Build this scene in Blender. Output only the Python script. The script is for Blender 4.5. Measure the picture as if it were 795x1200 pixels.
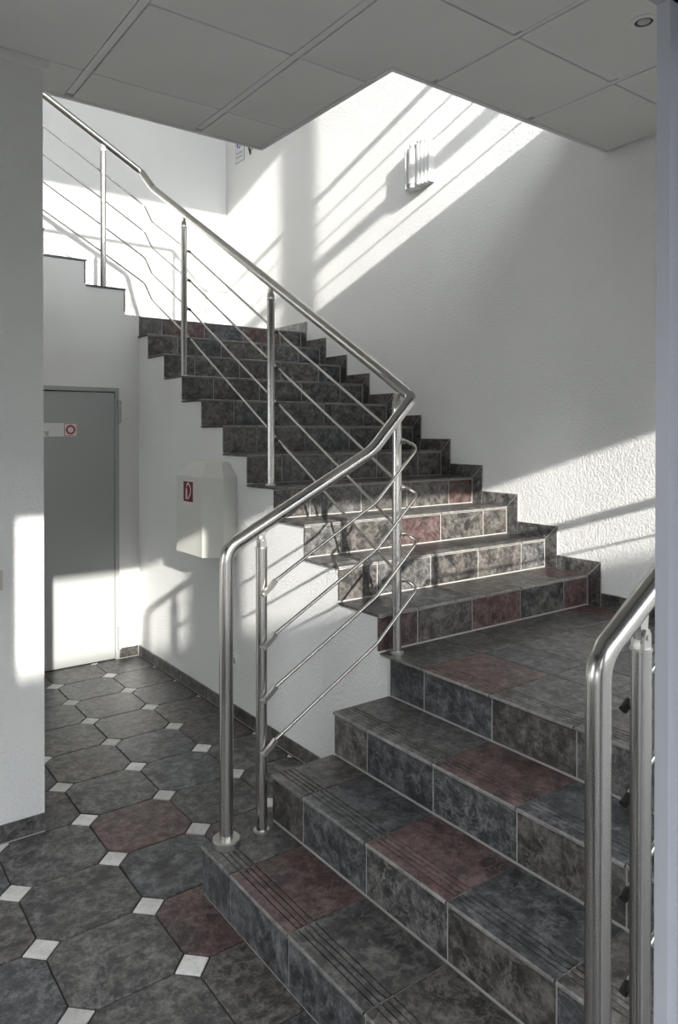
import bpy, bmesh, math, random
from mathutils import Vector
random.seed(7)
for o in list(bpy.data.objects): bpy.data.objects.remove(o)
SC = bpy.context.scene
COL = SC.collection

# ------------------------------------------------------------------ camera
H_EYE = 1.7
YAW, PITCH = 0.6363, -0.00736
cam = bpy.data.cameras.new('camera'); camo = bpy.data.objects.new('camera', cam); COL.objects.link(camo)
camo.location = (0, 0, H_EYE)
camo.rotation_euler = (math.pi/2 + PITCH, 0, -YAW)
cam.sensor_fit = 'AUTO'; cam.sensor_width = 36.0
cam.lens = 858.2/1200*36.0
cam.shift_x = 0.0; cam.shift_y = -(600-512.06)/1200
cam.clip_start = 0.02
SC.camera = camo

# ------------------------------------------------------------------ sky, sun, exposure
wd = bpy.data.worlds.new('sky'); SC.world = wd; wd.use_nodes = True
bg = wd.node_tree.nodes['Background']
bg.inputs['Color'].default_value = (0.92, 0.96, 1.0, 1); bg.inputs['Strength'].default_value = 6.8
SUN = Vector((0.288, 1.0, -0.323)).normalized()
sl = bpy.data.lights.new('sun', 'SUN'); slo = bpy.data.objects.new('sun', sl); COL.objects.link(slo)
sl.energy = 8.6; sl.angle = math.radians(0.7); sl.color = (1.0, 0.965, 0.91)
slo.rotation_euler = SUN.to_track_quat('-Z', 'Y').to_euler(); slo.location = (-3, -10, 7)
vs = SC.view_settings
vs.view_transform = 'Standard'; vs.look = 'None'; vs.gamma = 1.0; vs.exposure = 0.06; vs.use_curve_mapping = False

# ------------------------------------------------------------------ materials
def new_mat(name):
    m = bpy.data.materials.new(name); m.use_nodes = True
    return m, m.node_tree.nodes, m.node_tree.links, m.node_tree.nodes['Principled BSDF']
def plain(name, col, rough=0.6, metal=0.0, spec=0.5):
    m, n, l, b = new_mat(name)
    b.inputs['Base Color'].default_value = (*col, 1); b.inputs['Roughness'].default_value = rough
    b.inputs['Metallic'].default_value = metal; b.inputs['Specular IOR Level'].default_value = spec
    return m
def plaster(name, col, scale=55, strength=0.35, dist=0.004):
    m, n, l, b = new_mat(name)
    tc = n.new('ShaderNodeTexCoord')
    a = n.new('ShaderNodeTexNoise'); a.inputs['Scale'].default_value = scale; a.inputs['Detail'].default_value = 3.0
    a.inputs['Roughness'].default_value = 0.55
    c = n.new('ShaderNodeTexNoise'); c.inputs['Scale'].default_value = 1.3; c.inputs['Detail'].default_value = 4.0
    l.new(tc.outputs['Object'], a.inputs['Vector']); l.new(tc.outputs['Object'], c.inputs['Vector'])
    rp = n.new('ShaderNodeValToRGB')
    rp.color_ramp.elements[0].position = 0.3; rp.color_ramp.elements[0].color = (*[x*0.93 for x in col], 1)
    rp.color_ramp.elements[1].position = 0.7; rp.color_ramp.elements[1].color = (*col, 1)
    l.new(c.outputs['Fac'], rp.inputs['Fac']); l.new(rp.outputs['Color'], b.inputs['Base Color'])
    bp = n.new('ShaderNodeBump'); bp.inputs['Strength'].default_value = strength; bp.inputs['Distance'].default_value = dist
    l.new(a.outputs['Fac'], bp.inputs['Height']); l.new(bp.outputs['Normal'], b.inputs['Normal'])
    b.inputs['Roughness'].default_value = 0.85; b.inputs['Specular IOR Level'].default_value = 0.25
    return m
def slate(name, lo, mid, hi, accent, rough=0.42):
    """cleft slate look: cloudy tone, veins of a second colour, fine relief; every tile gets its own piece of the pattern"""
    m, n, l, b = new_mat(name)
    tc = n.new('ShaderNodeTexCoord'); oi = n.new('ShaderNodeObjectInfo')
    mu = n.new('ShaderNodeMath'); mu.operation = 'MULTIPLY'; mu.inputs[1].default_value = 61.0
    l.new(oi.outputs['Random'], mu.inputs[0])
    cb = n.new('ShaderNodeCombineXYZ'); l.new(mu.outputs[0], cb.inputs['X']); l.new(mu.outputs[0], cb.inputs['Z'])
    ad = n.new('ShaderNodeVectorMath'); ad.operation = 'ADD'
    l.new(tc.outputs['Object'], ad.inputs[0]); l.new(cb.outputs[0], ad.inputs[1])
    n1 = n.new('ShaderNodeTexNoise'); n1.inputs['Scale'].default_value = 20.0; n1.inputs['Detail'].default_value = 9.0
    n1.inputs['Roughness'].default_value = 0.80; n1.inputs['Distortion'].default_value = 0.15
    n2 = n.new('ShaderNodeTexNoise'); n2.inputs['Scale'].default_value = 8.0; n2.inputs['Detail'].default_value = 9.0
    n2.inputs['Distortion'].default_value = 0.4; n2.inputs['Roughness'].default_value = 0.78
    n3 = n.new('ShaderNodeTexNoise'); n3.inputs['Scale'].default_value = 30.0; n3.inputs['Detail'].default_value = 6.0
    n3.inputs['Distortion'].default_value = 0.2
    for q in (n1, n2, n3): l.new(ad.outputs[0], q.inputs['Vector'])
    rp = n.new('ShaderNodeValToRGB'); e = rp.color_ramp.elements
    e[0].position = 0.40; e[0].color = (*lo, 1); e[1].position = 0.62; e[1].color = (*hi, 1)
    k = e.new(0.5); k.color = (*mid, 1)
    l.new(n1.outputs['Fac'], rp.inputs['Fac'])
    r2 = n.new('ShaderNodeValToRGB'); r2.color_ramp.elements[0].position = 0.535; r2.color_ramp.elements[1].position = 0.585
    r2.color_ramp.elements[1].color = (0.85, 0.85, 0.85, 1)
    l.new(n2.outputs['Fac'], r2.inputs['Fac'])
    mx = n.new('ShaderNodeMix'); mx.data_type = 'RGBA'
    l.new(r2.outputs['Color'], mx.inputs['Factor']); l.new(rp.outputs['Color'], mx.inputs['A']); mx.inputs['B'].default_value = (*accent, 1)
    n4 = n.new('ShaderNodeTexNoise'); n4.inputs['Scale'].default_value = 6.5; n4.inputs['Detail'].default_value = 7.0
    n4.inputs['Roughness'].default_value = 0.62; n4.inputs['Distortion'].default_value = 0.5
    l.new(ad.outputs[0], n4.inputs['Vector'])
    d4 = n.new('ShaderNodeMath'); d4.operation = 'SUBTRACT'; d4.inputs[1].default_value = 0.47; l.new(n4.outputs['Fac'], d4.inputs[0])
    a4 = n.new('ShaderNodeMath'); a4.operation = 'ABSOLUTE'; l.new(d4.outputs[0], a4.inputs[0])
    m4 = n.new('ShaderNodeMapRange'); m4.inputs['From Min'].default_value = 0.0; m4.inputs['From Max'].default_value = 0.022
    m4.inputs['To Min'].default_value = 0.55; m4.inputs['To Max'].default_value = 0.0; l.new(a4.outputs[0], m4.inputs['Value'])
    mv = n.new('ShaderNodeMix'); mv.data_type = 'RGBA'
    l.new(m4.outputs['Result'], mv.inputs['Factor']); l.new(mx.outputs['Result'], mv.inputs['A']); mv.inputs['B'].default_value = (*[min(1, c*1.05) for c in hi], 1)
    mx = mv
    vr = n.new('ShaderNodeMapRange'); vr.inputs['To Min'].default_value = 0.8; vr.inputs['To Max'].default_value = 1.2
    l.new(oi.outputs['Random'], vr.inputs['Value'])
    hs = n.new('ShaderNodeHueSaturation'); l.new(mx.outputs['Result'], hs.inputs['Color']); l.new(vr.outputs['Result'], hs.inputs['Value'])
    l.new(hs.outputs['Color'], b.inputs['Base Color'])
    mr = n.new('ShaderNodeMapRange'); mr.inputs['To Min'].default_value = rough-0.02; mr.inputs['To Max'].default_value = rough+0.14
    l.new(n3.outputs['Fac'], mr.inputs['Value']); l.new(mr.outputs['Result'], b.inputs['Roughness'])
    bp = n.new('ShaderNodeBump'); bp.inputs['Strength'].default_value = 0.4; bp.inputs['Distance'].default_value = 0.006
    s = n.new('ShaderNodeMath'); s.operation = 'ADD'; l.new(n1.outputs['Fac'], s.inputs[0]); l.new(n3.outputs['Fac'], s.inputs[1])
    l.new(s.outputs[0], bp.inputs['Height']); l.new(bp.outputs['Normal'], b.inputs['Normal'])
    b.inputs['Specular IOR Level'].default_value = 0.6
    return m
def steel(name, rough):
    m, n, l, b = new_mat(name)
    b.inputs['Metallic'].default_value = 1.0
    b.inputs['Roughness'].default_value = rough
    b.inputs['Base Color'].default_value = (0.52, 0.505, 0.48, 1)
    return m

WALL = plaster('white_plaster', (0.80, 0.80, 0.78), 85, 0.85, 0.0070)
WALLF = plaster('fine_white_plaster', (0.80, 0.80, 0.785), 75, 0.3, 0.004)
S_GREY = slate('slate_grey', (0.028, 0.028, 0.029), (0.080, 0.078, 0.075), (0.20, 0.195, 0.186), (0.022, 0.023, 0.025), 0.30)
S_BLUE = slate('slate_blue_grey', (0.026, 0.029, 0.032), (0.064, 0.069, 0.075), (0.175, 0.180, 0.186), (0.022, 0.022, 0.022), 0.30)
S_BRWN = slate('slate_brown_grey', (0.030, 0.027, 0.025), (0.086, 0.078, 0.071), (0.20, 0.186, 0.170), (0.023, 0.023, 0.023), 0.30)
S_RED = slate('slate_red', (0.036, 0.021, 0.021), (0.094, 0.054, 0.051), (0.18, 0.137, 0.128), (0.026, 0.023, 0.024), 0.30)
EDGE = slate('slate_worn_edge', (0.14, 0.135, 0.125), (0.22, 0.21, 0.195), (0.30, 0.29, 0.27), (0.17, 0.16, 0.15), 0.4)
W_DOT = slate('white_marble_tile', (0.56, 0.55, 0.53), (0.68, 0.67, 0.645), (0.74, 0.73, 0.71), (0.6, 0.6, 0.58), 0.4)
GROUT = plaster('light_grout', (0.42, 0.41, 0.385), 200, 0.2, 0.002)
GROUTD = plaster('dark_grout', (0.065, 0.058, 0.050), 200, 0.2, 0.002)
STEEL = steel('brushed_steel', 0.225)
STEELP = steel('satin_fittings', 0.38)
PANEL = plaster('ceiling_board', (0.85, 0.85, 0.81), 130, 0.12, 0.002)
TBAR = plain('ceiling_bar_metal', (0.82, 0.82, 0.79), 0.5)
SLABM = plain('slab_concrete', (0.25, 0.25, 0.24), 0.9)
VOIDM = plain('ceiling_void_shade', (0.02, 0.02, 0.02), 0.95)  # near-black colour stands in for the shadow inside the ceiling gaps
DOORM = plain('grey_door_paint', (0.37, 0.382, 0.372), 0.45)
FRAMEM = plain('aluminium_frame_paint', (0.40, 0.41, 0.45), 0.38)
WHITEM = plain('white_lacquer', (0.62, 0.62, 0.61), 0.35)
BOXM = plain('cover_plastic', (0.66, 0.66, 0.61), 0.4)
PLASTW = plain('white_plastic', (0.80, 0.80, 0.77), 0.4)
PLASTB = plain('beige_plastic', (0.50, 0.47, 0.39), 0.45)
RED = plain('sign_red', (0.17, 0.005, 0.010), 0.4)
REDL = plain('print_red', (0.34, 0.02, 0.03), 0.5)
SIGNW = plain('sign_white', (0.72, 0.72, 0.70), 0.45)
BLUE = plain('sign_blue', (0.02, 0.10, 0.34), 0.45)
INK = plain('print_ink', (0.04, 0.045, 0.045), 0.6)
FITD = plain('dark_fitting', (0.06, 0.058, 0.055), 0.35, 0.6)
DARK = plain('dark_plastic', (0.03, 0.03, 0.03), 0.5)
GLASSM = plain('lamp_glass', (0.55, 0.56, 0.55), 0.15)
PAVE = plain('outdoor_paving', (0.11, 0.11, 0.107), 0.9)
RENDER = plain('outdoor_render', (0.22, 0.22, 0.21), 0.9)

# ------------------------------------------------------------------ helpers
ORG = {}
def V(*a): return Vector(a)
def link(o, origin, parent=None):
    origin = Vector(origin); COL.objects.link(o)
    po = Vector((0, 0, 0))
    if parent is not None: o.parent = parent; po = ORG[parent.name]
    o.location = origin - po; ORG[o.name] = origin
    return o
def tag(o, label=None, cat=None, group=None, kind=None):
    if label: o['label'] = label
    if cat: o['category'] = cat
    if group: o['group'] = group
    if kind: o['kind'] = kind
    return o
def thing(name, origin, label, cat, group=None):
    return tag(link(bpy.data.objects.new(name, None), origin), label, cat, group)
def mesh_obj(name, vs_, fs, mat, parent=None, origin=None, smooth=False):
    vs_ = [Vector(v) for v in vs_]
    if origin is None:
        lo = Vector([min(v[i] for v in vs_) for i in range(3)]); hi = Vector([max(v[i] for v in vs_) for i in range(3)])
        origin = (lo+hi)/2; origin.z = lo.z
    origin = Vector(origin)
    me = bpy.data.meshes.new(name); me.from_pydata([v-origin for v in vs_], [], fs)
    bm = bmesh.new(); bm.from_mesh(me); bmesh.ops.recalc_face_normals(bm, faces=bm.faces); bm.to_mesh(me); bm.free()
    if smooth:
        for p in me.polygons: p.use_smooth = True
    me.materials.append(mat)
    return link(bpy.data.objects.new(name, me), origin, parent)
class MB:
    def __init__(s): s.v = []; s.f = []
    def add(s, v, f):
        b = len(s.v); s.v += [Vector(q) for q in v]; s.f += [tuple(b+i for i in t) for t in f]; return s
    def box(s, x0, x1, y0, y1, z0, z1):
        return s.add([(x0,y0,z0),(x1,y0,z0),(x1,y1,z0),(x0,y1,z0),(x0,y0,z1),(x1,y0,z1),(x1,y1,z1),(x0,y1,z1)],
                     [(0,3,2,1),(4,5,6,7),(0,1,5,4),(1,2,6,5),(2,3,7,6),(3,0,4,7)])
    def prism(s, pts, d):
        n = len(pts); p = [Vector(q) for q in pts]; d = Vector(d)
        return s.add(p+[q+d for q in p], [tuple(range(n)), tuple(range(2*n-1, n-1, -1))]+[(i, (i+1) % n, n+(i+1) % n, n+i) for i in range(n)])
    def cyl(s, a, b, r, seg=20, r2=None):
        a = Vector(a); b = Vector(b); d = (b-a).normalized(); r2 = r if r2 is None else r2
        u = d.orthogonal().normalized(); w = d.cross(u)
        A = [a+(u*math.cos(t)+w*math.sin(t))*r for t in [2*math.pi*i/seg for i in range(seg)]]
        B = [b+(u*math.cos(t)+w*math.sin(t))*r2 for t in [2*math.pi*i/seg for i in range(seg)]]
        return s.add(A+B, [tuple(range(seg-1, -1, -1)), tuple(range(seg, 2*seg))]+[(i, (i+1) % seg, seg+(i+1) % seg, seg+i) for i in range(seg)])
    def ring(s, c, n, r0, r1, h, seg=28):
        c = Vector(c); n = Vector(n).normalized(); u = n.orthogonal().normalized(); w = n.cross(u); v = []
        for r, k in ((r0, 0), (r1, 0), (r1, h), (r0, h)):
            v += [c+n*k+(u*math.cos(2*math.pi*i/seg)+w*math.sin(2*math.pi*i/seg))*r for i in range(seg)]
        f = []
        for a in range(4):
            b = (a+1) % 4
            f += [(a*seg+i, a*seg+(i+1) % seg, b*seg+(i+1) % seg, b*seg+i) for i in range(seg)]
        return s.add(v, f)
    def tube(s, path, r, seg=14):
        P = [Vector(p) for p in path]; n = len(P)
        T = []
        for i in range(n):
            t = (P[min(i+1, n-1)]-P[max(i-1, 0)]).normalized(); T.append(t)
        u = T[0].orthogonal().normalized(); v = []
        for i in range(n):
            if i:
                q = T[i-1].rotation_difference(T[i]); u = (q @ u)
                u = (u-T[i]*u.dot(T[i])).normalized()
            w = T[i].cross(u)
            k = 1.0
            v += [P[i]+(u*math.cos(2*math.pi*j/seg)+w*math.sin(2*math.pi*j/seg))*r for j in range(seg)]
        f = [tuple(range(seg-1, -1, -1)), tuple(range((n-1)*seg, n*seg))]
        for i in range(n-1):
            f += [(i*seg+j, i*seg+(j+1) % seg, (i+1)*seg+(j+1) % seg, (i+1)*seg+j) for j in range(seg)]
        return s.add(v, f)
    def build(s, name, mat, parent=None, smooth=False, origin=None):
        o = mesh_obj(name, s.v, s.f, mat, parent, origin, smooth)
        if smooth:
            me = o.data; me.set_sharp_from_angle(angle=math.radians(38))
        return o
def fillet(pts, rad, n=8):
    P = [Vector(p) for p in pts]; out = [P[0]]
    for i in range(1, len(P)-1):
        r = rad[i-1] if isinstance(rad, (list, tuple)) else rad
        a = (P[i-1]-P[i]); b = (P[i+1]-P[i]); la, lb = a.length, b.length; a.normalize(); b.normalize()
        ang = a.angle(b); d = min(r/math.tan(ang/2), la*0.49, lb*0.49)
        p0, p1 = P[i]+a*d, P[i]+b*d
        for k in range(n+1):
            t = k/n; out.append(p0*(1-t)**2+P[i]*2*t*(1-t)+p1*t*t)
    out.append(P[-1]); return out
def inset(poly, d):
    n = len(poly); out = []
    for i in range(n):
        p0, p1, p2 = poly[i-1], poly[i], poly[(i+1) % n]
        e0 = (p1-p0).normalized(); e1 = (p2-p1).normalized()
        n0 = Vector((-e0.y, e0.x)); n1 = Vector((-e1.y, e1.x))
        m = (n0+n1); L = m.dot(n0)
        out.append(p1+m*(d/max(L, 0.2)))
    return out
def area2(p): return sum(p[i-1].x*p[i].y-p[i].x*p[i-1].y for i in range(len(p)))/2
def slab_tile(name, poly, O, U, W, N, thick, mat, parent, bev=0.0022):
    """poly: 2D outline in (U, W) about O, face towards N"""
    O, U, W, N = Vector(O), Vector(U), Vector(W), Vector(N)
    p = [Vector(q) for q in poly]
    if area2(p) < 0: p.reverse()
    q = inset(p, bev); n = len(p)
    def up(a, h): return O+U*a.x+W*a.y+N*h
    v = [up(a, -thick) for a in p]+[up(a, -bev) for a in p]+[up(a, 0) for a in q]
    f = [tuple(range(n)), tuple(range(2*n, 3*n))]
    for k in (0, 1): f += [(k*n+i, k*n+(i+1) % n, (k+1)*n+(i+1) % n, (k+1)*n+i) for i in range(n)]
    return mesh_obj(name, v, f, mat, parent)
def rect(a0, a1, b0, b1): return [(a0, b0), (a1, b0), (a1, b1), (a0, b1)]
def clip(poly, fn):
    out = []
    for i in range(len(poly)):
        a, b = poly[i-1], poly[i]; fa, fb = fn(a), fn(b)
        if (fa >= 0) != (fb >= 0):
            t = fa/(fa-fb); out.append(a+(b-a)*t)
        if fb >= 0: out.append(b)
    return out
RR = random.Random(11)
def pick():
    return RR.choices([S_GREY, S_BLUE, S_BRWN, S_RED], [4, 3, 3.2, 0.8])[0]
def nosed_tile(O, U, L, length, depth, mat, parent, grooves=True, th=0.012):
    """tread tile: rounded front edge, anti-slip grooves behind it"""
    O, U, L = Vector(O), Vector(U), Vector(L)
    pr = [(0.003, -th), (0, -th+0.003), (0, -0.004), (0.0015, -0.0012), (0.005, 0)]
    if grooves:
        for g in (0.040, 0.060, 0.080, 0.101):
            pr += [(g-0.003, 0), (g-0.0015, -0.0035), (g+0.0015, -0.0035), (g+0.003, 0)]
    pr += [(depth-0.002, 0), (depth, -0.002), (depth, -th)]
    mb = MB(); mb.prism([O+U*a+Vector((0, 0, b)) for a, b in pr], L*length)
    o = mb.build('tread_tile', mat, parent); o.data.materials.append(EDGE)
    for p in o.data.polygons:
        c = o.matrix_basis.translation+(ORG[parent.name] if parent else Vector())+p.center
        if (c-O).dot(U) < 0.0045 and abs(p.normal.dot(L)) < 0.5: p.material_index = 1
    return o

# ------------------------------------------------------------------ main dimensions (metres, X along the lower flight, Y along the upper flight)
XW = 2.085          # side wall of the upper flight
XR = 3.64           # wall with the lamp
YD = 5.38           # wall with the grey door
YB = 6.93           # rear wall
YP = 3.245          # wall end on the left
XP = 0.838
YF = 0.60           # glazed front
ZC = 3.262          # suspended ceiling
ZU = 3.66           # upper floor
XL = -2.6
Y0U, DU, Z0U, RU = 2.512, 0.297, 0.712, 0.171
def ny(k): return Y0U+DU*(k-5)
def nz(k): return Z0U+RU*(k-4)
ZT = nz(15)
TX = [1.985-0.2935*i for i in range(6)]          # risers of the top flight
def tz(i): return ZT+0.178*(i+1)

# ------------------------------------------------------------------ room shell
def struct(o): return tag(o, kind='structure')
struct(MB().box(XR, XR+0.25, YF-0.2, YB+0.25, -0.1, 6.6).build('wall_right', WALL))
struct(MB().box(XL, XR, YB, YB+0.25, -0.1, 6.6).build('wall_rear', WALLF))
lw = MB().box(XL-0.2, XL, YF-0.2, YB+0.25, 2.35, 6.6).box(XL-0.2, XL, YF-0.2, YB+0.25, -0.1, 0.95)
for a, b in ((YF-0.2, 2.0), (3.15, 4.45), (5.2, YB+0.25)): lw.box(XL-0.2, XL, a, b, 0.95, 2.35)  # side openings added out of view to light the stair side wall
struct(lw.build('wall_far_left', WALLF))
struct(MB().box(XL, XP, YP, YP+0.26, 0, ZC+0.03).build('wall_left', WALL))
# door wall, its top stepping up with the top flight
DX0, DX1, DZ = 1.0, 1.924, 2.021
m = MB(); xs = [XW]+TX+[XL]; tops = [ZT-0.014]+[tz(i)-0.014 for i in range(6)]
for i in range(7):
    a, b, t = xs[i+1]-(0.006 if i < 6 else 0), xs[i]-(0.006 if i else 0), tops[i]
    cuts = sorted({a, b}|{c for c in (DX0, DX1) if a < c < b})
    for c0, c1 in zip(cuts, cuts[1:]):
        inside = DX0-1e-4 <= c0 and c1 <= DX1+1e-4
        m.box(c0, c1, YD, YD+0.12, DZ if inside else 0, t)
struct(m.build('wall_door', WALLF))
# side wall of the upper flight, stepped top
pts = [(XW, 2.458, 0), (XW, 2.458, Z0U-0.014), (XW, ny(5)+0.008, Z0U-0.014)]
for k in range(5, 16):
    pts.append((XW, ny(k)+0.008, nz(k)-0.014))
    pts.append((XW, (ny(k+1)+0.008) if k < 15 else YD+0.1, nz(k)-0.014))
pts.append((XW, YD+0.1, 0))
m = MB()
cols = [(2.458, ny(5)+0.008, Z0U-0.014)]+[(ny(k)+0.008, (ny(k+1)+0.008) if k < 15 else YD+0.1, nz(k)-0.014) for k in range(5, 16)]
for a, b, t in cols:
    if b > a and a < YD: m.box(XW, XW+0.035, a, min(b, YD+0.1), 0, t)
struct(m.build('wall_stair_side', WALL))
# slab between the storeys and roof slab
struct(MB().box(XL, XR, YF, 2.42, ZC+0.05, ZU).box(XL, 2.075, 2.42, 3.53, ZC+0.05, ZU).build('slab_upper_floor', SLABM))
struct(MB().box(XL-0.2, XR+0.25, YF-0.2, YB+0.25, 6.4, 6.6).build('ceiling_upper', WALLF))
# glazed front seen only by its light: solid strip between the storeys, transom and mullion of the upper window
fr = MB()
fr.box(XL-0.2, XR+0.2, YF-0.02, YF+0.16, 2.62, 4.02)
fr.box(XL-0.2, XR+0.2, YF-0.02, YF+0.16, 6.0, 6.6)
fr.box(XL-0.2, -0.30, YF-0.02, YF+0.16, 4.0, 4.3)
fr.box(XL-0.2, -0.42, YF-0.02, YF+0.16, 1.95, 2.62)  # low opening below, added out of view to keep the left wall's top dim
fr.box(XL-0.2, -0.42, YF-0.02, YF+0.16, 0, 0.5)
fr.box(2.16, 2.30, YF, YF+0.12, 4.0, 6.0)
fr.box(XL, XR, YF+0.02, YF+0.10, 4.57, 4.66)
struct(fr.build('wall_front', plain('front_grey_metal', (0.14, 0.14, 0.14), 0.5)))
# door frame of the glazed entrance, close to the camera
XJ, YJ, ZJ = 0.976, 0.567, 2.30
dfm = MB()
dfm.prism([(XJ, YJ, 0), (XJ, YJ-0.020, 0), (XJ+0.026, YJ-0.020, 0), (XJ+0.026, 0.40, 0), (1.116, 0.40, 0), (1.116, YJ, 0)], (0, 0, ZJ+0.30))
d2 = struct(dfm.build('door_2', FRAMEM))
lt = MB().prism([(XL, YJ, ZJ), (XL, YJ-0.020, ZJ), (XL, YJ-0.020, ZJ+0.026), (XL, 0.40, ZJ+0.026), (XL, 0.40, ZJ+0.33), (XL, YJ, ZJ+0.33)], (XR-XL, 0, 0))
lt.box(-0.42, 1.116, 0.20, 0.40, ZJ+0.026, ZJ+0.33)  # deep soffit added out of view to darken the top of the frame
lt.build('lintel', FRAMEM, d2)
MB().box(-0.42, -0.09, 0.40, YJ, 0, ZJ+0.3).build('jamb', FRAMEM, d2)
# unseen roof, post and far wall, added to block and shape the sunlight
pm = MB().box(-5.0, 6.5, -1.04, YF-0.03, 2.715, 2.85)
pm.box(-1.05, -1.0, -1.04, YF-0.03, 1.45, 2.715)  # unseen side panel, added to keep sky light off the frame's top
struct(pm.build('sun_blocker_roof', RENDER))
struct(MB().box(0.512, 0.662, -1.04, -0.92, 0, 2.715).build('sun_blocker_post', FRAMEM))
struct(MB().box(-20, 20, -8.3, -8.0, -0.1, 4.33).build('sun_blocker_wall', RENDER))
struct(MB().box(-14, 14, -14, YF-0.02, -0.12, -0.02).box(-14, XL-0.2, YF-0.02, 12, -0.12, -0.02).build('yard_ground', PAVE))

# ------------------------------------------------------------------ floor of octagonal tiles with white squares
fl = struct(MB().box(XL, XR, YF-0.1, YB, -0.10, -0.005).build('floor', GROUTD))
PX, PY, FX, FY = 0.3685, 0.3625, 1.004, 2.872
hd = 0.062
XB = XW-0.011
def keep(p):
    p = clip(p, lambda q: XB-0.003-q.x); p = clip(p, lambda q: YD-0.004-q.y); p = clip(p, lambda q: q.y-YF); p = clip(p, lambda q: q.x-XL) if p else p
    return p
reds = {(0, 0), (0, -2), (3, 1)}
for i in range(-5, 4):
    for j in range(-7, 8):
        x0, y0 = FX+PX*i, FY+PY*j
        g = 0.0028; a, b = x0+g, x0+PX-g; c, d = y0+g, y0+PY-g; h = hd
        oc = [Vector(q) for q in ((a+h, c), (b-h, c), (b, c+h), (b, d-h), (b-h, d), (a+h, d), (a, d-h), (a, c+h))]
        hidden = (x0 > 1.45 and y0+PY < 2.3) or (x0+PX < XP-0.05 and y0 > YP+0.03)
        oc = keep(oc) if not hidden else []
        if len(oc) >= 3 and abs(area2(oc)) > 2e-4:
            mt = S_RED if (i, j) in reds else RR.choices([S_GREY, S_BLUE, S_BRWN], [4, 2.2, 4])[0]
            slab_tile('floor_tile', oc, (0, 0, 0), (1, 0, 0), (0, 1, 0), (0, 0, 1), 0.012, mt, fl)
        if hidden: continue
        k = hd-0.0045
        dt = keep([Vector((x0+k, y0)), Vector((x0, y0+k)), Vector((x0-k, y0)), Vector((x0, y0-k))])
        if len(dt) >= 3 and abs(area2(dt)) > 5e-5:
            slab_tile('white_inset_tile', dt, (0, 0, 0.0004), (1, 0, 0), (0, 1, 0), (0, 0, 1), 0.012, W_DOT, fl, 0.0015)

# baseboards of slate strips
def strip(parent, O, U, N, L, h, cuts, mats=None):
    U = Vector(U)
    ed = [0]+cuts+[L]
    for i, (a, b) in enumerate(zip(ed, ed[1:])):
        slab_tile('baseboard_tile', rect(a+0.002, b-0.002, 0.006, h), O, U, (0, 0, 1), N, 0.009, (mats or [S_BRWN, S_GREY])[i % 2], parent, 0.0018)
b1 = struct(MB().box(XW-0.008, XW+0.001, 2.46, YD, 0.0, 0.074).build('baseboard_stair_side', GROUT))
strip(b1, (XW-0.0105, 2.46, 0), (0, 1, 0), (-1, 0, 0), YD-2.46-0.011, 0.078, [0.28+0.37*i for i in range(8)])
b2 = struct(MB().box(DX1, XW-0.001, YD-0.008, YD+0.001, 0.0, 0.074).build('baseboard_door_wall', GROUT))
strip(b2, (DX1+0.002, YD-0.0105, 0), (1, 0, 0), (0, -1, 0), XW-DX1-0.014, 0.078, [])
b3 = struct(MB().box(XL, XP, YP-0.008, YP+0.001, 0.0, 0.074).build('baseboard_left', GROUT))
strip(b3, (XL, YP-0.0105, 0), (1, 0, 0), (0, -1, 0), XP-XL+0.004, 0.079, [0.3+0.37*i for i in range(5)], [S_BLUE, S_GREY])

# ------------------------------------------------------------------ lower flight
YS0, YS1 = 0.74, 2.455
RX = [1.183, 1.483, 1.784, 2.088]        # noses of the four risers
HZ = 0.178
joints = [YS1, 2.240, 1.868, 1.495, 1.120, YS0]
lf = thing('stair_flight', (1.18, 1.6, 0), 'short lower flight of dark slate steps leading up to the landing', 'stairs')
tread_cols = {0: [S_GREY, S_RED, S_GREY, S_BRWN, S_GREY], 1: [S_BRWN, S_BLUE, S_RED, S_BLUE, S_BRWN], 2: [S_GREY, S_GREY, S_RED, S_BLUE, S_GREY]}
riser_cols = {0: [S_BLUE, S_BLUE, S_BLUE, S_GREY, S_BLUE], 1: [S_BRWN, S_BLUE, S_GREY, S_BRWN, S_BLUE], 2: [S_BRWN, S_BLUE, S_BLUE, S_BRWN, S_GREY], 3: [S_BLUE, S_BLUE, S_BRWN, S_GREY, S_BRWN]}
def risers_x(parent, x, z0, z1, cols):
    for i, (a, b) in enumerate(zip(joints, joints[1:])):
        slab_tile('riser_tile', rect(b+0.0025, a-(0.0025 if i else 0), z0+0.005, z1-0.0165), (x+0.006, 0, 0), (0, 1, 0), (0, 0, 1), (-1, 0, 0), 0.010, cols[i], parent)
for s in range(3):
    z0, z1 = HZ*s, HZ*(s+1); x0, x1 = RX[s], RX[s+1]
    st = MB().box(x0+0.009, XW+0.01 if s == 9 else x1+0.008, YS0, YS1-0.003, 0 if s == 0 else 0.0, z1-0.0035).build('step', GROUT, lf)
    risers_x(st, x0, z0, z1, riser_cols[s])
    for i, (a, b) in enumerate(zip(joints, joints[1:])):
        a2 = a+0.004 if i == 0 else a-0.0025
        nosed_tile((x0, b+0.0025, z1), (1, 0, 0), (0, 1, 0), a2-(b+0.0025), x1+0.004-x0, tread_cols[s][i], st)
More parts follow.
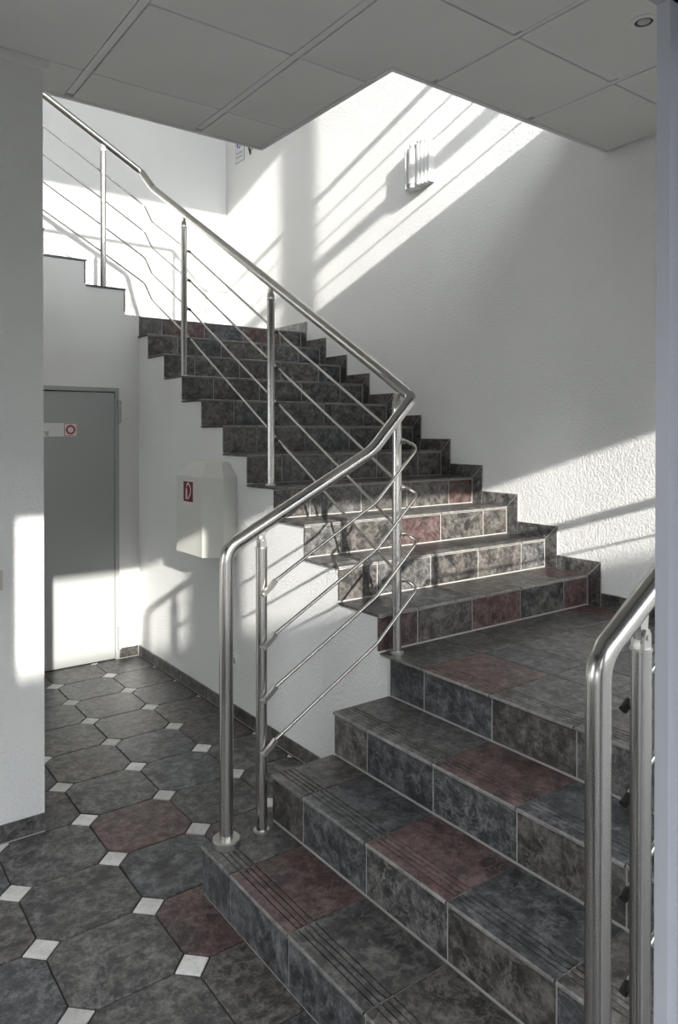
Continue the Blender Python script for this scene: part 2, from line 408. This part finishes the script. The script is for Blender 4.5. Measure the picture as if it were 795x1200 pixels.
# landing
LD = thing('stair_landing', (2.86, 1.6, 0), 'slate tiled landing between the two flights', 'landing')
ls = MB().box(RX[3]+0.009, XR-0.001, YS0, 2.458, 0.0, Z0U-0.0035).box(XW+0.036, XR-0.001, 2.458, ny(5)+0.0085, 0, Z0U-0.0035).build('landing_base', GROUT, LD)
risers_x(ls, RX[3], 3*HZ, Z0U, riser_cols[3])
lj = [ny(5)+0.004, 2.242, 1.872, 1.500, 1.126, YS0]
fc = [S_GREY, S_RED, S_GREY, S_BRWN, S_GREY]
for i, (a, b) in enumerate(zip(lj, lj[1:])):
    nosed_tile((RX[3]-0.004, b+0.002, Z0U), (1, 0, 0), (0, 1, 0), a-b-0.004, 0.372, fc[i], ls, grooves=i > 0)
lx = [RX[3]+0.370, 2.695, 3.065, 3.435, XR-0.012]
lm = [[S_GREY, S_BRWN, S_GREY, S_RED], [S_BLUE, S_GREY, S_BRWN, S_GREY], [S_GREY, S_BLUE, S_GREY, S_GREY], [S_RED, S_GREY, S_BLUE, S_GREY], [S_GREY]*4]
for i, (a, b) in enumerate(zip(lj, lj[1:])):
    for j, (c, d) in enumerate(zip(lx, lx[1:])):
        slab_tile('landing_tile', rect(c+0.002, d-0.002, b+0.002, a-0.002), (0, 0, Z0U), (1, 0, 0), (0, 1, 0), (0, 0, 1), 0.010, lm[i][j], ls, 0.0018)

# ------------------------------------------------------------------ upper flight along the lamp wall
uf = thing('stair_flight', (2.86, 2.52, 0.712), 'long upper flight of slate steps rising along the white lamp wall', 'stairs')
ux = [XW-0.004, 2.318, 2.683, 3.046, 3.411, XR-0.013]
UC = {5: [S_RED, S_BRWN, S_RED, S_GREY, S_RED], 6: [S_BRWN, S_GREY, S_BRWN, S_BRWN, S_GREY], 7: [S_GREY, S_BRWN, S_RED, S_BRWN, S_BRWN], 8: [S_BRWN, S_GREY, S_BRWN, S_BRWN, S_RED], 15: [S_GREY, S_RED, S_BLUE, S_RED, S_GREY]}
for k in range(5, 16):
    y, z = ny(k), nz(k); y1 = ny(k+1) if k < 15 else YB
    core = MB().box(XW+0.036, XR-0.001, y+0.009, y1+0.012 if k < 15 else YB-0.001, z-RU-0.25 if k > 5 else 0.0, z-0.0035).build('step', GROUT, uf)
    cm = UC.get(k) or [RR.choices([S_GREY, S_BLUE, S_BRWN], [3, 2, 2])[0] for _ in range(5)]
    tm = [RR.choices([S_GREY, S_BRWN, S_BLUE, S_RED], [3, 3, 1, 0.6])[0] for _ in range(5)]
    for i, (a, b) in enumerate(zip(ux, ux[1:])):
        slab_tile('riser_tile', rect(a+0.0025, b-0.0025, z-RU+0.005, z-0.0160), (0, y+0.006, 0), (1, 0, 0), (0, 0, 1), (0, -1, 0), 0.010 if i else 0.012, cm[i], core)
        a2 = XW-0.010 if i == 0 else a+0.0025
        nosed_tile((a2, y, z), (0, 1, 0), (1, 0, 0), b-0.0025-a2, (y1+0.004-y) if k < 15 else 0.36, tm[i], core)
    if k == 15:
        for i, (a, b) in enumerate(zip(ux, ux[1:])):
            for j in range(3):
                slab_tile('landing_tile', rect(a+0.0025, b-0.0025, y+0.364+0.36*j, y+0.72+0.36*j), (0, 0, z), (1, 0, 0), (0, 1, 0), (0, 0, 1), 0.01, pick(), core)
# stepped skirting on the lamp wall
w = 0.083; g = 0.0020
pieces = []
for k in range(5, 16):
    y, z = ny(k)+0.004, nz(k); zp = nz(k-1)
    pieces.append(([(y-w, zp), (y, zp), (y, z), (y-w, z+w)], [(y-w+g, zp+g), (y-g, zp+g), (y-g, z-g), (y-w+g, z+w-3*g)], RR.choice([S_BRWN, S_GREY])))
    yn = ny(k+1)+0.004 if k < 15 else YB-0.02+w
    pieces.append(([(y, z), (yn-w, z), (yn-w, z+w), (y-w, z+w)], [(y+g, z+g), (yn-w-g, z+g), (yn-w-g, z+w-g), (y-w+3*g, z+w-g)], RR.choice([S_BRWN, S_GREY])))
yy = ny(5)+0.004-w
for a in range(5):
    y0_, y1_ = max(yy-0.37*(a+1), YS0), yy-0.37*a
    pieces.append((rect(y0_, y1_, Z0U, Z0U+0.080), rect(y0_+g, y1_-g, Z0U+g, Z0U+0.078), [S_GREY, S_BRWN][a % 2]))
mb = MB()
for full, _, _ in pieces: mb.prism([(XR-0.0075, p[0], p[1]) for p in full], (0.0085, 0, 0))
sk = struct(mb.build('baseboard_right', GROUT))
for _, cut, mt in pieces: slab_tile('skirting_tile', cut, (XR-0.0105, 0, 0), (0, 1, 0), (0, 0, 1), (-1, 0, 0), 0.009, mt, sk, 0.0015)

# ------------------------------------------------------------------ top flight above the grey door
tf = thing('stair_flight', (1.3, 6.15, ZT), 'topmost flight of steps climbing to the left above the grey door', 'stairs')
for i in range(6):
    x, z = TX[i], tz(i); x1 = TX[i+1] if i < 5 else XL
    core = MB().box(x1-0.008 if i < 5 else XL+0.02, x-0.009, YD+0.121, YB-0.001, z-0.178-0.25, z-0.0035).build('step', GROUT, tf)
    for j in range(4):
        a = YD-0.010 if j == 0 else YD+0.2+0.3375*j
        b = YD+0.2+0.3375*(j+1) if j < 3 else YB-0.002
        mt = pick()
        slab_tile('riser_tile', rect(a+0.006, b-0.0025, z-0.178+0.005, z-0.0160), (x-0.006, 0, 0), (0, 1, 0), (0, 0, 1), (1, 0, 0), 0.010, mt, core)
        nosed_tile((x, a, z), (-1, 0, 0), (0, 1, 0), b-0.0025-a, (x-x1+0.004) if i < 5 else 0.36, pick(), core)

# ------------------------------------------------------------------ suspended ceiling
ce = struct(MB().box(XL, XR-0.002, YF, 2.42, ZC+0.022, ZC+0.049).box(XL, 2.075, 2.42, 3.53, ZC+0.022, ZC+0.049).build('ceiling', VOIDM))
gx = [-0.94, -0.29, 0.365, 1.020, 1.677, 2.298, 2.950, XR+0.02]
gy = [YF-0.06, 1.25, 1.905, 2.562, 3.212, 3.55]
bw = 0.021
WX = [bw, bw, bw, bw, bw, 0.014, 0.014, bw]
WY = [0.012, 0.020, 0.021, 0.017, 0.012, 0.012]
for i in range(len(gx)-1):
    for j in range(len(gy)-1):
        a, b, c, d = gx[i]+WX[i], gx[i+1]-WX[i+1], gy[j]+WY[j], gy[j+1]-WY[j+1]
        b = min(b, XR-0.012); c = max(c, YF+0.01)
        d = min(d, 3.508)
        parts = []
        if a > 2.06: parts = [(a, b, c, min(d, 2.398))] if c < 2.39 else []
        elif b > 2.06:
            if d <= 2.40: parts = [(a, b, c, d)]
            elif c < 2.39: parts = [(a, 2.053, c, d), (2.053, b, c, 2.398)]
            else: parts = [(a, 2.053, c, d)]
        else: parts = [(a, b, c, d)]
        parts = [p for p in parts if p[1]-p[0] > 0.02 and p[3]-p[2] > 0.02]
        if len(parts) == 2:
            (a0, b0, c0, d0), (a1, b1_, c1, d1) = parts
            MB().prism([(a0, c0, ZC), (b1_, c0, ZC), (b1_, d1, ZC), (b0, d1, ZC), (b0, d0, ZC), (a0, d0, ZC)], (0, 0, 0.018)).build('ceiling_panel', PANEL, ce)
        elif parts:
            a, b, c, d = parts[0]
            slab_tile('ceiling_panel', rect(a, b, c, d), (0, 0, ZC), (1, 0, 0), (0, 1, 0), (0, 0, -1), 0.018, PANEL, ce, 0.002)
for x, hw in list(zip(gx, WX))[:-1]:
    y1 = 3.478 if x < 2.05 else 2.366
    MB().box(x-hw+0.005, x+hw-0.005, YF+0.01, y1, ZC+0.003, ZC+0.02).build('ceiling_bar', TBAR, ce)
for y, hw in list(zip(gy, WY))[1:-1]:
    xs_ = [q for q in gx if q < (2.06 if y > 2.41 else 9)]
    e = 2.05 if y > 2.41 else XR-0.01
    ed = [XL]+xs_+[e]
    for a, b in zip(ed, ed[1:]):
        b = min(b, e)
        if b-a > 0.06: MB().box(a+bw, b-(bw if b != e else 0), y-hw+0.004, y+hw-0.004, ZC+0.005, ZC+0.02).build('ceiling_bar', TBAR, ce)
t1 = MB().box(XL, 2.075, 3.510, 3.532, ZC-0.004, ZC+0.03)
t1.build('edge_trim', TBAR, ce)
MB().box(2.055, 2.077, 2.40, 3.510, ZC-0.004, ZC+0.03).build('edge_trim', TBAR, ce)
MB().box(2.077, XR-0.002, 2.40, 2.422, ZC-0.004, ZC+0.03).build('edge_trim', TBAR, ce)
MB().box(XL, XP+0.02, YP-0.022, YP-0.001, ZC-0.035, ZC-0.001).build('edge_trim', TBAR, ce)
# downlight in a panel
dl = thing('recessed_downlight', (2.60, 1.563, ZC), 'round recessed downlight set into a ceiling panel', 'downlight')
MB().ring((2.60, 1.563, ZC-0.004), (0, 0, 1), 0.034, 0.055, 0.0035).build('trim_ring', TBAR, dl, True)
MB().cyl((2.60, 1.563, ZC-0.0008), (2.60, 1.563, ZC-0.0004), 0.034, 28).build('lamp_recess', DARK, dl)
MB().cyl((2.60, 1.563, ZC-0.006), (2.60, 1.563, ZC-0.0009), 0.016, 20, 0.024).build('bulb', GLASSM, dl, True)

# ------------------------------------------------------------------ railings
HR, PR, BR = 0.0255, 0.0215, 0.0070
def post(parent, x, y, zb, zt, hz, along, r=PR):
    """post with rosette, cap and fork fitting that carries the handrail; along = direction of the handrail in plan"""
    p = MB().cyl((x, y, zb), (x, y, zt), r, 24).build('post', STEEL, parent, True)
    MB().cyl((x, y, zb), (x, y, zb+0.006), r+0.011, 24).cyl((x, y, zb+0.006), (x, y, zb+0.010), r+0.010, 24, r+0.006).build('rosette', STEELP, p, True)
    u = Vector((along[0], along[1], 0)).normalized(); s = Vector((-u.y, u.x, 0))
    c = Vector((x, y, zt)); m = MB().cyl((x, y, zt), (x, y, zt+0.005), r+0.002, 24)
    zp = min(zt+0.040, hz-HR-0.006)
    for k in (-1, 1):
        q = c+s*(0.0125*k)+Vector((0, 0, 0.005))
        prof = [q-u*0.013-s*0.003, q+u*0.013-s*0.003, q+u*0.013-s*0.003+Vector((0, 0, zp-zt-0.012)), q+u*0.006-s*0.003+Vector((0, 0, zp-zt)), q-u*0.006-s*0.003+Vector((0, 0, zp-zt)), q-u*0.013-s*0.003+Vector((0, 0, zp-zt-0.012))]
        m.prism(prof, s*0.006)
    m.cyl(c-s*0.018+Vector((0, 0, zp-zt-0.012)), c+s*0.018+Vector((0, 0, zp-zt-0.012)), 0.0055, 12)
    m.build('fork_fitting', STEELP, p)
    m = MB(); q = c+Vector((0, 0, zp-zt-0.018))
    m.prism([q-u*0.011-s*0.008, q+u*0.011-s*0.008, Vector((x, y, hz-HR*0.7))+u*0.016-s*0.008, Vector((x, y, hz-HR*0.7))-u*0.016-s*0.008], s*0.016)
    m.build('saddle', STEELP, p)
    return p
def clamp(parent, base, at, d, mat=None):
    d = Vector(d).normalized()
    m = MB().cyl(base, at, 0.006, 10)
    m.cyl(Vector(at)-d*0.013, Vector(at)+d*0.013, 0.0098, 12)
    return m.build('bar_clamp', mat or FITD, parent, True)
def offset_clamp(parent, lo, hi):
    """flat cranked holder from the post face to the end of a bar"""
    lo, hi = Vector(lo), Vector(hi); d = (hi-lo).normalized(); up = d.cross(Vector((0, 1, 0))).normalized()
    mid = lo+d*(hi-lo).length*0.62-up*0.004
    m = MB()
    pr = [lo-d*0.006-up*0.006, lo-up*0.009, mid-up*0.008, hi+d*0.004-up*0.009, hi+d*0.004+up*0.009, mid+up*0.010, lo+up*0.009, lo-d*0.006+up*0.006]
    m.prism([q+Vector((0, -0.007, 0)) for q in pr], (0, 0.014, 0))
    m.cyl(lo+Vector((0, -0.011, 0)), lo+Vector((0, 0.02, 0)), 0.0065, 12)
    return m.build('bar_clamp', STEELP, parent)

rl = thing('stair_railing', (1.264, 2.42, 0.178), 'long stainless steel railing turning up the open side of the stairs', 'railing')
YH, XH = 2.41, 2.146
hr = [(1.264, YH, 0.178), (1.264, YH, 1.268), (1.958, YH, 1.62), (2.178, YH-0.005, 1.850), (2.150, YH+0.14, 1.955), (XH, 5.235, 3.512), (2.14, 5.45, 3.692), (0.56, 5.45, 4.565)]
path = fillet(hr, [0.085, 0.25, 0.045, 0.3, 0.12, 0.06], 10)
MB().tube(path, HR, 22).build('handrail', STEEL, rl, True)
MB().cyl((1.264, YH, 0.178), (1.264, YH, 0.200), 0.052, 32).cyl((1.264, YH, 0.200), (1.264, YH, 0.204), 0.052, 32, 0.048).build('rosette', STEELP, rl, True)
def hz_up(y): return 1.955+(3.512-1.955)*(y-(YH+0.14))/(5.235-YH-0.14)
p2 = post(rl, 1.414, YH, HZ, 1.258, 1.344, (1, 0))
p3 = post(rl, XH, 2.472, Z0U, 1.800, 1.885, (0, 1))
p4 = post(rl, XH, 3.552, nz(8), 2.440, hz_up(3.552), (0, 1))
p5 = post(rl, XH, 4.706, nz(12), 3.105, hz_up(4.706), (0, 1))
p6 = post(rl, 1.838, 5.45, tz(0), 3.785, 3.86, (1, 0))
p7 = post(rl, 0.68, 5.45, tz(4), 4.41, 4.50, (1, 0))
YBAR, XBAR, YB3 = 2.368, 2.190, 5.490
for i in range(4):
    z0, zk, zt, ze = 0.531+0.2013*i, 0.812+0.1985*i, 1.012+0.205*i, 1.050+0.208*i
    pth = [(1.447, YBAR, z0), (1.948, YBAR, zk), (2.180, YBAR, zt+0.006), (XBAR, 2.478, ze-0.012)]
    MB().tube(fillet(pth, [0.15, 0.052], 9), BR, 12).build('bar', STEEL, rl, True)
    offset_clamp(p2, (1.404, YBAR+0.010, z0-0.047), (1.449, YBAR, z0))
    zp3 = 1.035+0.207*i; zp4 = 1.655+0.2027*i; zp5 = 2.345+0.2*i
    pth = [(XBAR, 2.480, zp3), (XBAR, 3.552, zp4), (XBAR, 4.706, zp5), (XBAR, 5.379, 2.707+0.2*i), (2.174, YB3, 2.854+0.2*i), (1.838, YB3, 3.052+0.2*i), (0.60, YB3, 3.752+0.2*i)]
    MB().tube(fillet(pth, [0.1, 0.1, 0.1, 0.04, 0.1], 6), BR, 12).build('bar', STEEL, rl, True)
    clamp(p3, (XH, 2.472, zp3), (XBAR, 2.480, zp3), (0, 1, 0.58), STEELP)
    clamp(p4, (XH, 3.552, zp4), (XBAR, 3.552, zp4), (0, 1, 0.58))
    clamp(p5, (XH, 4.706, zp5), (XBAR, 4.706, zp5), (0, 1, 0.58))
    clamp(p6, (1.838, 5.45, 3.052+0.2*i), (1.838, YB3, 3.052+0.2*i), (-1, 0, 0.56))
    clamp(p7, (0.68, 5.45, 3.707+0.2*i), (0.68, YB3, 3.707+0.2*i), (-1, 0, 0.56))

# railing on the other side of the lower flight and along the landing
rr = thing('stair_railing', (1.264, 0.852, 0.178), 'short stainless steel railing beside the glazed entrance frame', 'railing')
YR = 0.852
hr2 = [(1.264, YR, 0.178), (1.264, YR, 1.255), (1.95, YR, 1.665), (2.12, YR, 1.735), (XR-0.03, YR, 1.735)]
MB().tube(fillet(hr2, [0.085, 0.2, 0.3], 10), HR, 22).build('handrail', STEEL, rr, True)
MB().cyl((1.264, YR, 0.178), (1.264, YR, 0.200), 0.052, 32).build('rosette', STEELP, rr, True)
q2 = post(rr, 1.414, YR, HZ, 1.245, 1.345, (1, 0))
q3 = post(rr, 2.15, YR, Z0U, 1.65, 1.735, (1, 0))
q4 = post(rr, 3.45, YR, Z0U, 1.65, 1.735, (1, 0))
for i in range(4):
    z0 = 0.50+0.202*i; z1 = 0.95+0.2*i
    MB().tube(fillet([(1.425, YR+0.036, z0+0.015), (2.10, YR+0.036, z0+0.42), (2.18, YR+0.036, z1), (XR-0.04, YR+0.036, z1)], [0.1, 0.05], 6), BR, 12).build('bar', STEEL, rr, True)
    clamp(q2, (1.414, YR, z0+0.01), (1.418, YR+0.036, z0+0.010), (1, 0, 0.6))
    clamp(q3, (2.18, YR, z1), (2.18, YR+0.036, z1), (1, 0, 0))
    clamp(q4, (3.45, YR, z1), (3.45, YR+0.036, z1), (1, 0, 0))
# balustrade of the upper floor, its shadow falls on the lamp wall
ub = thing('balustrade', (2.10, 2.44, ZU), 'steel balustrade around the stair opening on the upper floor', 'balustrade')
MB().tube(fillet([(XR-0.03, 2.40, 4.63), (2.06, 2.40, 4.63), (2.05, 3.50, 4.63), (0.62, 3.50, 4.63)], 0.05, 8), HR, 18).build('handrail', STEEL, ub, True)
for x, y in ((3.60, 2.40), (2.10, 2.40), (2.05, 3.46), (0.75, 3.50)):
    MB().cyl((x, y, ZU), (x, y, 4.61), PR, 20).build('post', STEEL, ub, True)
for zz in (3.84, 4.035, 4.24, 4.43):
    MB().tube(fillet([(XR-0.03, 2.36, zz), (2.02, 2.36, zz), (2.01, 3.46, zz), (0.62, 3.46, zz)], 0.04, 6), BR, 12).build('bar', STEEL, ub, True)

# ------------------------------------------------------------------ grey steel door
d1 = struct(MB().box(DX0+0.03, DX1-0.028, YD+0.004, YD+0.050, 0.006, DZ-0.034).build('door_1', DOORM))
m = MB().box(DX1-0.026, DX1+0.004, YD-0.006, YD+0.10, 0, DZ+0.004).box(DX0-0.004, DX0+0.026, YD-0.006, YD+0.10, 0, DZ+0.004).box(DX0+0.026, DX1-0.026, YD-0.006, YD+0.10, DZ-0.026, DZ+0.004)
m.build('door_frame', DOORM, d1)
for z0, z1 in ((1.762, 1.930), (0.075, 0.243)):
    hg = MB().cyl((DX1+0.001, YD-0.020, z0), (DX1+0.001, YD-0.020, z0+0.045), 0.0135, 16).cyl((DX1+0.001, YD-0.020, z0+0.047), (DX1+0.001, YD-0.020, z1-0.045), 0.0135, 16).cyl((DX1+0.001, YD-0.020, z1-0.043), (DX1+0.001, YD-0.020, z1), 0.0135, 16)
    hg.build('hinge', DOORM, d1, True)
MB().box(DX0+0.09, DX0+0.12, YD-0.04, YD+0.02, 1.02, 1.05).box(DX0+0.09, DX0+0.22, YD-0.05, YD-0.03, 1.022, 1.048).build('door_handle', DARK, d1)
yd = YD+0.0038
ds = thing('door_sign', (1.40, yd, 1.667), 'white strip sign with red ring symbol on the grey door', 'sign')
MB().box(1.20, 1.624, yd-0.003, yd, 1.665, 1.761).build('plate', SIGNW, ds)
m = MB(); e = 0.0035
x0, x1, z0, z1 = 1.530, 1.621, 1.668, 1.758
m.box(x0, x1, yd-0.0036, yd-0.003, z0, z0+e).box(x0, x1, yd-0.0036, yd-0.003, z1-e, z1).box(x0, x0+e, yd-0.0036, yd-0.003, z0+e, z1-e).box(x1-e, x1, yd-0.0036, yd-0.003, z0+e, z1-e)
m.build('red_border', REDL, ds)
MB().ring(((x0+x1)/2, yd-0.003, (z0+z1)/2), (0, -1, 0), 0.021, 0.034, 0.0007).build('red_ring', REDL, ds)
def text(body, size, O, U, W, mat, parent, name='lettering', align='LEFT'):
    cu = bpy.data.curves.new(name, 'FONT'); cu.body = body; cu.size = size; cu.align_x = align; cu.resolution_u = 3
    to = bpy.data.objects.new(name, cu); COL.objects.link(to)
    dg = bpy.context.evaluated_depsgraph_get(); me = bpy.data.meshes.new_from_object(to.evaluated_get(dg))
    U, W, O = Vector(U), Vector(W), Vector(O)
    vs_ = [O+U*v.co.x+W*v.co.y for v in me.vertices]; fs = [tuple(p.vertices) for p in me.polygons]
    bpy.data.objects.remove(to)
    return mesh_obj(name, vs_, fs, mat, parent)
text('ng', 0.046, (1.424, yd-0.0036, 1.681), (1, 0, 0), (0, 0, 1), REDL, ds, align='RIGHT')

# ------------------------------------------------------------------ fire extinguisher cover on the stair side wall
fb = thing('extinguisher_cover', (XW, 4.09, 0.96), 'white faceted fire extinguisher cover hanging on the stair side wall', 'cover')
lo_ = [(XW, 3.836), (1.995, 3.836), (1.895, 3.912), (1.895, 4.268), (1.995, 4.344), (XW, 4.344)]
hi_ = [(XW, 3.935), (2.035, 3.940), (1.965, 3.990), (1.965, 4.190), (2.035, 4.240), (XW, 4.245)]
v = [(*p, 0.962) for p in lo_]+[(*p, 1.430) for p in lo_]+[(*p, 1.520) for p in hi_]
f = [tuple(range(6)), tuple(range(12, 18))]+[(k*6+i, k*6+(i+1) % 6, (k+1)*6+(i+1) % 6, (k+1)*6+i) for k in (0, 1) for i in range(6)]
mesh_obj('cover_shell', v, f, BOXM, fb)
xs0 = 1.895
es = thing('extinguisher_sign', (xs0, 4.095, 1.27), 'red fire extinguisher pictogram sign on the white faceted cover', 'sign')
MB().box(xs0-0.002, xs0, 4.024, 4.168, 1.270, 1.405).build('sign_border', SIGNW, es)
MB().box(xs0-0.0026, xs0-0.002, 4.031, 4.161, 1.277, 1.398).build('sign_plate', RED, es)
def fbp(a, b): return (xs0-0.0032, 4.161-a*0.130, 1.277+b*0.121)     # a from left, b from below
m = MB()
m.prism([fbp(*q) for q in ((0.24, 0.12), (0.56, 0.12), (0.56, 0.16), (0.40, 0.18), (0.40, 0.62), (0.34, 0.68), (0.24, 0.62))], (0.0006, 0, 0))
arc = [fbp(*q) for q in ((0.38, 0.72), (0.34, 0.80), (0.42, 0.90), (0.56, 0.90), (0.70, 0.80), (0.78, 0.64), (0.76, 0.46), (0.66, 0.30), (0.54, 0.18))]
arc = fillet(arc, 0.01, 3)
for a, b in zip(arc, arc[1:]):
    d = (b-a).normalized(); s = Vector((1, 0, 0)).cross(d)*0.005
    m.prism([a-s, b-s, b+s, a+s], (0.0006, 0, 0))
m.build('pictogram', SIGNW, es)
# the thin double line of the cylinder
MB().prism([fbp(*q) for q in ((0.47, 0.30), (0.52, 0.30), (0.52, 0.60), (0.46, 0.70), (0.42, 0.70))], (0.0006, 0, 0)).build('pictogram_line', REDL, es)

# ------------------------------------------------------------------ socket and light switch
so = thing('wall_socket', (XW, 3.87, 0.30), 'white square power socket low on the stair side wall', 'socket')
MB().box(XW-0.010, XW-0.0005, 3.812, 3.898, 0.298, 0.384).build('frame_plate', PLASTW, so)
MB().ring((XW-0.010, 3.855, 0.341), (-1, 0, 0), 0.021, 0.027, 0.004, 24).build('socket_ring', PLASTW, so, True)
MB().cyl((XW-0.0105, 3.855, 0.341), (XW-0.0101, 3.855, 0.341), 0.0205, 24).build('socket_well', plain('socket_grey', (0.35, 0.34, 0.32), 0.6), so)
sw = thing('light_switch', (0.63, YP, 1.05), 'beige light switch on the end of the left wall', 'switch')
MB().box(0.590, 0.673, YP-0.010, YP-0.0005, 1.048, 1.131).build('switch_frame', PLASTB, sw)
MB().prism([(0.603, YP-0.010, 1.06), (0.603, YP-0.010, 1.119), (0.603, YP-0.016, 1.119), (0.603, YP-0.012, 1.06)], (0.057, 0, 0)).build('rocker', PLASTB, sw)

# ------------------------------------------------------------------ wall lamp
wl = thing('wall_lamp', (XR, 3.91, 3.45), 'white finned wall lamp on the sunlit stair wall', 'lamp')
MB().box(XR-0.014, XR-0.0005, 3.785, 4.035, 3.470, 3.760).build('back_plate', WHITEM, wl)
m = MB()
prof = []
for i in range(13):
    t = math.pi*i/12; prof.append((XR-0.014-0.088*math.sin(t)**0.8, 3.935-0.052*math.cos(t)))
m.prism([(a, b, 3.478) for a, b in prof], (0, 0, 0.250)); m.build('diffuser', WHITEM, wl, True)
MB().prism([(a+0.006 if a < XR-0.03 else a, 3.935+(b-3.935)*0.86, 3.728) for a, b in prof], (0, 0, 0.034)).build('end_cap', WHITEM, wl, True)
MB().prism([(a+0.006 if a < XR-0.03 else a, 3.935+(b-3.935)*0.86, 3.452) for a, b in prof], (0, 0, 0.026)).build('end_cap', WHITEM, wl, True)
for s in (-1, 1):
    for i in range(4):
        y = 3.935+s*(0.068+0.024*i) if s < 0 else 3.935+s*(0.060+0.014*i)
        dpt = 0.078-0.013*i
        wd_ = 0.0085 if s < 0 else 0.005
        MB().prism([(XR-0.014, y-wd_, 3.458+0.004*i), (XR-0.014-dpt, y-wd_, 3.458+0.004*i), (XR-0.014-dpt, y+wd_, 3.458+0.004*i), (XR-0.014, y+wd_, 3.458+0.004*i)], (0, 0, 0.310-0.006*i)).build('fin', WHITEM, wl)

# ------------------------------------------------------------------ handrail sign and wall hook near the rear corner
hs = thing('handrail_sign', (XR, 6.62, 4.45), 'small white sign with blue disc high on the stair wall', 'sign')
ys0, ys1, zs0 = 6.535, 6.717, 4.449
MB().box(XR-0.003, XR-0.0005, ys0, ys1, zs0, zs0+0.37).build('sign_border', plain('sign_edge_grey', (0.16, 0.18, 0.18), 0.5), hs)
MB().box(XR-0.0038, XR-0.003, ys0+0.006, ys1-0.006, zs0+0.006, zs0+0.364).build('sign_plate', SIGNW, hs)
cy_, cz_ = (ys0+ys1)/2+0.012, zs0+0.196
MB().cyl((XR-0.0045, cy_, cz_), (XR-0.0038, cy_, cz_), 0.054, 32).build('blue_disc', BLUE, hs)
m = MB(); X_ = XR-0.0050
def hp(a, b): return (X_, cy_-a, cz_+b)
m.prism([hp(*q) for q in ((-0.018, -0.045), (-0.008, -0.045), (0.002, -0.01), (0.012, -0.045), (0.022, -0.045), (0.012, 0.020), (-0.010, 0.020))], (0.0005, 0, 0))
m.cyl((X_, cy_, cz_+0.034), (X_+0.0005, cy_, cz_+0.034), 0.010, 14)
m.prism([hp(*q) for q in ((0.010, 0.010), (0.036, -0.002), (0.036, -0.008), (0.010, 0.002))], (0.0005, 0, 0))
m.prism([hp(*q) for q in ((0.026, -0.040), (0.030, -0.038), (0.040, 0.000), (0.036, 0.002))], (0.0005, 0, 0))
m.build('pictogram', SIGNW, hs)
text('Handlauf', 0.034, (XR-0.0042, ys1-0.024, zs0+0.088), (0, -1, 0), (0, 0, 1), INK, hs)
text('benutzen', 0.034, (XR-0.0042, ys1-0.024, zs0+0.046), (0, -1, 0), (0, 0, 1), INK, hs)
hk = thing('wall_bracket', (XR, 6.38, 4.44), 'small grey metal bracket beside the blue disc sign', 'bracket')
MB().box(XR-0.006, XR-0.0005, 6.30, 6.41, 4.50, 4.56).build('plate', STEELP, hk)
MB().prism([(XR-0.006, 6.395, 4.50), (XR-0.030, 6.395, 4.530), (XR-0.030, 6.395, 4.51), (XR-0.014, 6.395, 4.455), (XR-0.006, 6.395, 4.455)], (0, 0.010, 0)).build('hook', DARK, hk)
